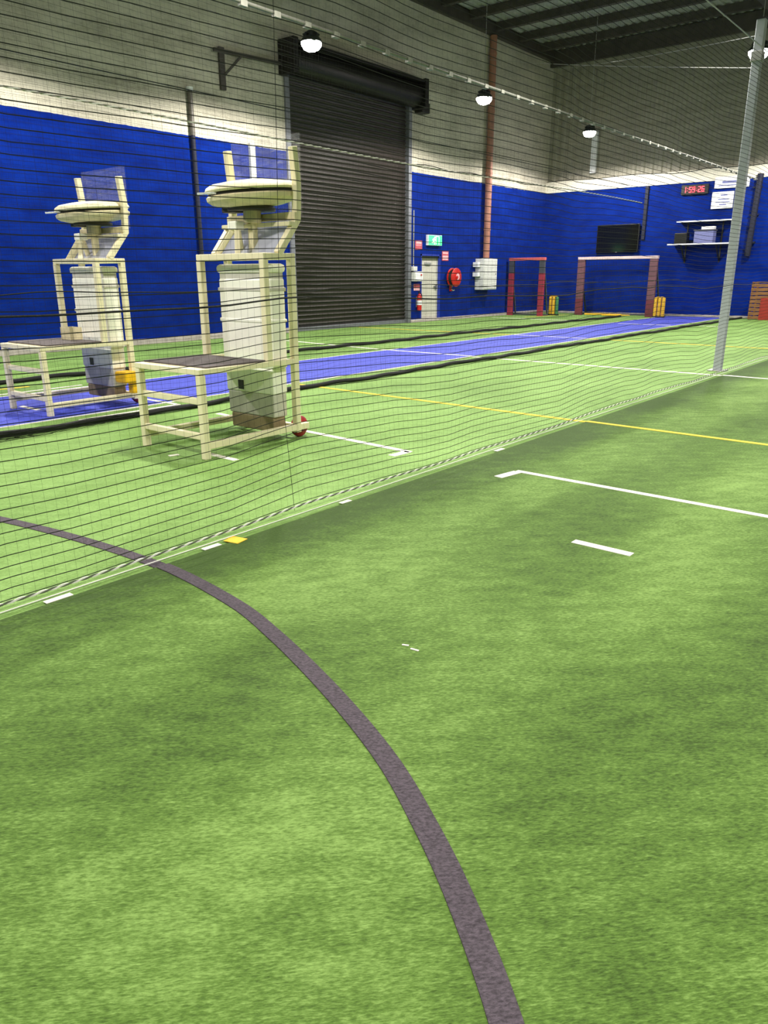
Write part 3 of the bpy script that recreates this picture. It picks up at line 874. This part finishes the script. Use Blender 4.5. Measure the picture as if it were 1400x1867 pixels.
# ================================================================== BACK WALL AND FAR END
def goal(name, label, x0, x1, y, h, post_m, low_m, bar_m, lowz, pw, dep):
    r = thing(name, label, 'goal', ((x0 + x1) / 2, y, 0), 0)
    hx = (x1 - x0) / 2
    for s in (-1, 1):
        cx = s * (hx - pw / 2)
        B(cx - pw / 2, cx + pw / 2, 0, .09, 0, lowz).build('lower_post', low_m, r, .008)
        B(cx - pw / 2, cx + pw / 2, 0, .09, lowz, h - .09).build('upper_post', post_m, r, .008)
        B(s * hx - s * .05 - .025, s * hx - s * .05 + .025, .09, dep, 0, .05).build('ground_bar', 'goal_grey', r, .006)
        MB().bar((s * (hx - .06), .06, h - .08), (s * (hx - .06), dep, .06), .05).build('rear_stay', 'goal_grey', r, .006)
    B(-hx, hx, -.01, .12, h - .09, h).build('crossbar', bar_m, r, .008)
    B(-hx + .03, hx - .03, dep - .03, dep + .02, 0, .05).build('back_bar', 'goal_grey', r, .006)
    n = MB()
    k = int((2 * hx - .1) / .1)
    for i in range(k + 1):
        xx = -hx + .05 + i * (2 * hx - .1) / k
        n.path([(xx, .08, h - .09), (xx, dep * .55, h * .42), (xx, dep - .01, .05)], .006, n=3, cap=False)
    for j in range(18):
        t = j / 17
        yy = .08 + (dep - .09) * t; zz = (h - .09) * (1 - t) + .05 * t - .12 * sin(pi * t)
        n.path([(-hx + .05, yy, zz), (hx - .05, yy, zz)], .006, n=3, cap=False)
    o = n.build('goal_net', 'net_black', r); o['kind'] = 'stuff'
    return r
goal('small_goal', 'small goal frame with red lower posts in the far corner', -14.1, -12.72, 24.2, 1.93, 'goal_grey', 'goal_red', 'goal_red_lit', 1.42, .20, .5)
goal('goal_frame', 'wide goal frame with dull red posts below the television', -12.22, -9.42, 25.7, 1.95, 'goal_brown', 'goal_maroon', 'goal_white', .55, .26, .8)
def stumps(label, x, y, mats, grp, zb=0.0):
    r = thing('cricket_stumps', label, 'stumps', (x, y, zb), 0, grp)
    B(-.19, .19, -.07, .07, 0, .045).build('base', 'plastic_black', r, .012)
    for i, mm in enumerate(mats):
        xx = -.13 + i * .13
        MB().lathe([(.055, .045), (.055, .60), (.045, .63), (.02, .635)], 14, (xx, 0, 0)).build('stump', mm, r, smooth=True)
    for xx in (-.065, .065):
        MB().lathe([(.008, -.06), (.014, -.03), (.014, .03), (.008, .06)], 8, (xx, 0, .643), 'x').build('bail', mats[0], r, smooth=True)
stumps('yellow and green cricket stumps beside the red goal posts', -12.70, 25.0, ('stump_yellow', 'stump_yellow', 'stump_green'), 'stumps at the far end')
stumps('all yellow cricket stumps at the far end of the blue pitch', -9.16, 25.55, ('stump_yellow',) * 3, 'stumps at the far end', .0065)
for k, (x0, y0, x1, y1, lb) in enumerate(((-11.95, 25.95, -10.75, 26.25, 'long yellow bat shaped strip lying in the goal mouth, farther from the blue pitch'),
                                          (-11.2, 25.72, -10.25, 25.85, 'long yellow bat shaped strip lying in the goal mouth, nearer the blue pitch'))):
    r = thing('yellow_strip', lb, 'marker', (x0, y0, 0))
    d = Vector((x1 - x0, y1 - y0, 0))
    MB().bar((0, 0, .03), d * .72 + Vector((0, 0, .03)), .11, .05).build('blade', 'yellow_plastic', r, .012)
    MB().cyl(d * .72 + Vector((0, 0, .03)), d + Vector((0, 0, .03)), .018, 10).build('handle', 'yellow_plastic', r, smooth=True)
tv = thing('television', 'large black television mounted on the blue back wall', 'television', (-11.27, YB, 2.56))
B(-.76, .76, -.14, -.07, -.46, .46).build('case', 'plastic_black', tv, .012)
B(-.735, .735, -.146, -.14, -.435, .435).build('screen', 'screen_black', tv)
B(-.2, .2, -.07, 0, -.2, .2).build('wall_mount', 'plastic_black', tv)
B(-.03, .03, -.146, -.142, -.458, -.445).build('indicator', 'galv', tv)
tp = thing('cable_duct', 'dark cable duct running up the wall from the television', 'duct', (-10.40, YB, 2.5))
B(-.055, .055, -.07, 0, 0, 1.70).build('duct', 'pipe_navy', tp, .008)
for z in (.5, 1.1, 1.6):
    B(-.065, .065, -.075, 0, z, z + .03).build('duct_clip', 'pipe_navy', tp)
d2 = thing('wall_duct', 'dark sloping pipe on the back wall right of the shelf', 'duct', (-6.93, YB, 1.9))
MB().cyl((-.03, -.09, 0), (.06, -.09, 2.4), .09, 14).build('pipe', 'pipe_navy', d2, smooth=True)
for z in (.4, 1.2, 2.0):
    B(-.12, .14, -.10, 0, z, z + .04).build('pipe_clip', 'pipe_navy', d2)
# LED clock
ck = thing('led_clock', 'black digital clock with glowing red digits high on the blue wall', 'clock', (-8.82, YB, 3.98))
B(-.43, .43, -.09, 0, -.15, .15).build('case', 'plastic_black', ck, .01)
SEG = {'1': 'bc', '2': 'abged', '4': 'fgbc', '5': 'afgcd', '6': 'afgedc', '9': 'abcdfg'}
def digit(ch, x0):
    w_, h_, t_ = .085, .17, .022
    q = {'a': (0, w_, h_ - t_, h_), 'g': (0, w_, h_ / 2 - t_ / 2, h_ / 2 + t_ / 2), 'd': (0, w_, 0, t_),
         'f': (0, t_, h_ / 2, h_), 'b': (w_ - t_, w_, h_ / 2, h_), 'e': (0, t_, 0, h_ / 2), 'c': (w_ - t_, w_, 0, h_ / 2)}
    m = MB()
    for s in SEG[ch]:
        a, b, c, d = q[s]
        m.box(x0 + a, x0 + b, -.096, -.09, c - .085, d - .085)
    m.build('digit', 'led_red', ck)
for ch, x0 in (('1', -.36), ('5', -.18), ('9', -.07), ('2', .11), ('6', .22)):
    digit(ch, x0)
for x0 in (-.235, .055):
    m = MB()
    for z in (-.04, .03):
        m.box(x0, x0 + .02, -.096, -.09, z, z + .02)
    m.build('colon', 'led_red', ck)
def board(name, label, x0, x1, z0, z1, rows):
    r = thing(name, label, 'sign', ((x0 + x1) / 2, YB, (z0 + z1) / 2))
    hx, hz = (x1 - x0) / 2, (z1 - z0) / 2
    B(-hx, hx, -.055, -.037, -hz, hz).build('panel', 'sign_white', r, .004)
    for (a, b, c, d) in rows:
        B(-hx + a * 2 * hx, -hx + b * 2 * hx, -.058, -.055, -hz + c * 2 * hz, -hz + d * 2 * hz).build('printed_line', 'sign_blue', r)
board('wall_sign', 'wide white sign with a blue line at the top of the back wall', -8.22, -7.18, 3.96, 4.30, [(.22, .74, .42, .62), (.12, .88, .2, .28)])
board('wall_sign', 'smaller square white sign with blue lines under the wide sign', -8.26, -7.60, 3.36, 3.86, [(.4, .72, .76, .83), (.3, .8, .52, .58), (.2, .85, .36, .41), (.38, .7, .2, .27)])
# shelf unit
sh = thing('wall_shelf', 'dark wall shelf with pale edges holding boxes on the back wall', 'shelf', (-8.32, YB, 2.28))
B(-1.0, .95, -.60, 0, 0, .03).build('lower_board', 'plastic_black', sh, .003)
B(-1.02, .97, -.615, -.60, -.005, .035).build('edge_strip', 'sign_white', sh)
B(-.85, .9, -.42, 0, .70, .73).build('upper_board', 'plastic_black', sh, .003)
B(-.85, .9, -.43, -.42, .695, .735).build('edge_strip', 'sign_white', sh)
for xx in (-.6, 0.5):
    MB().bar((xx, -.02, -.5), (xx, -.52, -.02), .04, .04).build('bracket', 'plastic_black', sh)
    B(xx - .02, xx + .02, -.03, 0, -.55, .7).build('standard', 'plastic_black', sh)
kb = thing('speaker_box', 'small black box at the left end of the wall shelf', 'box', (-8.98, YB - .33, 2.311))
B(-.2, .2, -.14, .14, 0, .34).build('case', 'plastic_black', kb, .015)
B(-.17, .17, -.148, -.14, .03, .31).build('grille', 'net_hem', kb)
kb = thing('storage_box', 'grey blue storage box in the middle of the wall shelf', 'box', (-8.25, YB - .33, 2.311))
B(-.3, .3, -.16, .16, 0, .38).build('tub', 'sign_blue', kb, .015)
B(-.32, .32, -.18, .18, .38, .42).build('lid', 'goal_grey', kb, .01)
kb = thing('white_carton', 'small white carton lying on the storage box lid', 'carton', (-8.15, YB - .36, 2.732))
B(-.2, .2, -.09, .09, 0, .09).build('case', 'sign_white', kb, .008)
B(-.2, .2, -.02, .02, .09, .0915).build('tape', 'crate_wood', kb)
# brown timber rack at the right edge
ck2 = thing('timber_rack', 'brown slatted timber rack with a red panel at the right edge', 'rack', (-5.9, 26.35, 0))
for i in range(9):
    B(-.62, -.1, -.35, -.31, .02 + i * .12, .115 + i * .12).build('slat', 'crate_wood', ck2, .004)
    B(-.1, .6, -.35, -.31, .02 + i * .12, .115 + i * .12).build('slat', 'crate_wood', ck2, .004)
for xx in (-.62, .56):
    for yy in (-.31, .27):
        B(xx, xx + .05, yy, yy + .05, 0, 1.1).build('corner_post', 'crate_wood', ck2, .004)
B(-.62, .61, -.33, .32, 1.1, 1.13).build('top_board', 'crate_wood', ck2, .004)
B(-.30, .5, -.375, -.352, .0, .66).build('red_panel', 'crate_red', ck2, .004)
# pale duct above on the cladding
up_ = thing('cladding_conduit', 'white vertical conduit on the cladding under the far lamp', 'conduit', (-12.42, YB + .02, 4.75))
B(-.1, .1, -.08, .04, 0, 1.3).build('conduit', 'sign_white', up_, .01)
B(-.13, .13, -.085, .04, 1.3, 1.36).build('conduit_cap', 'galv', up_, .006)
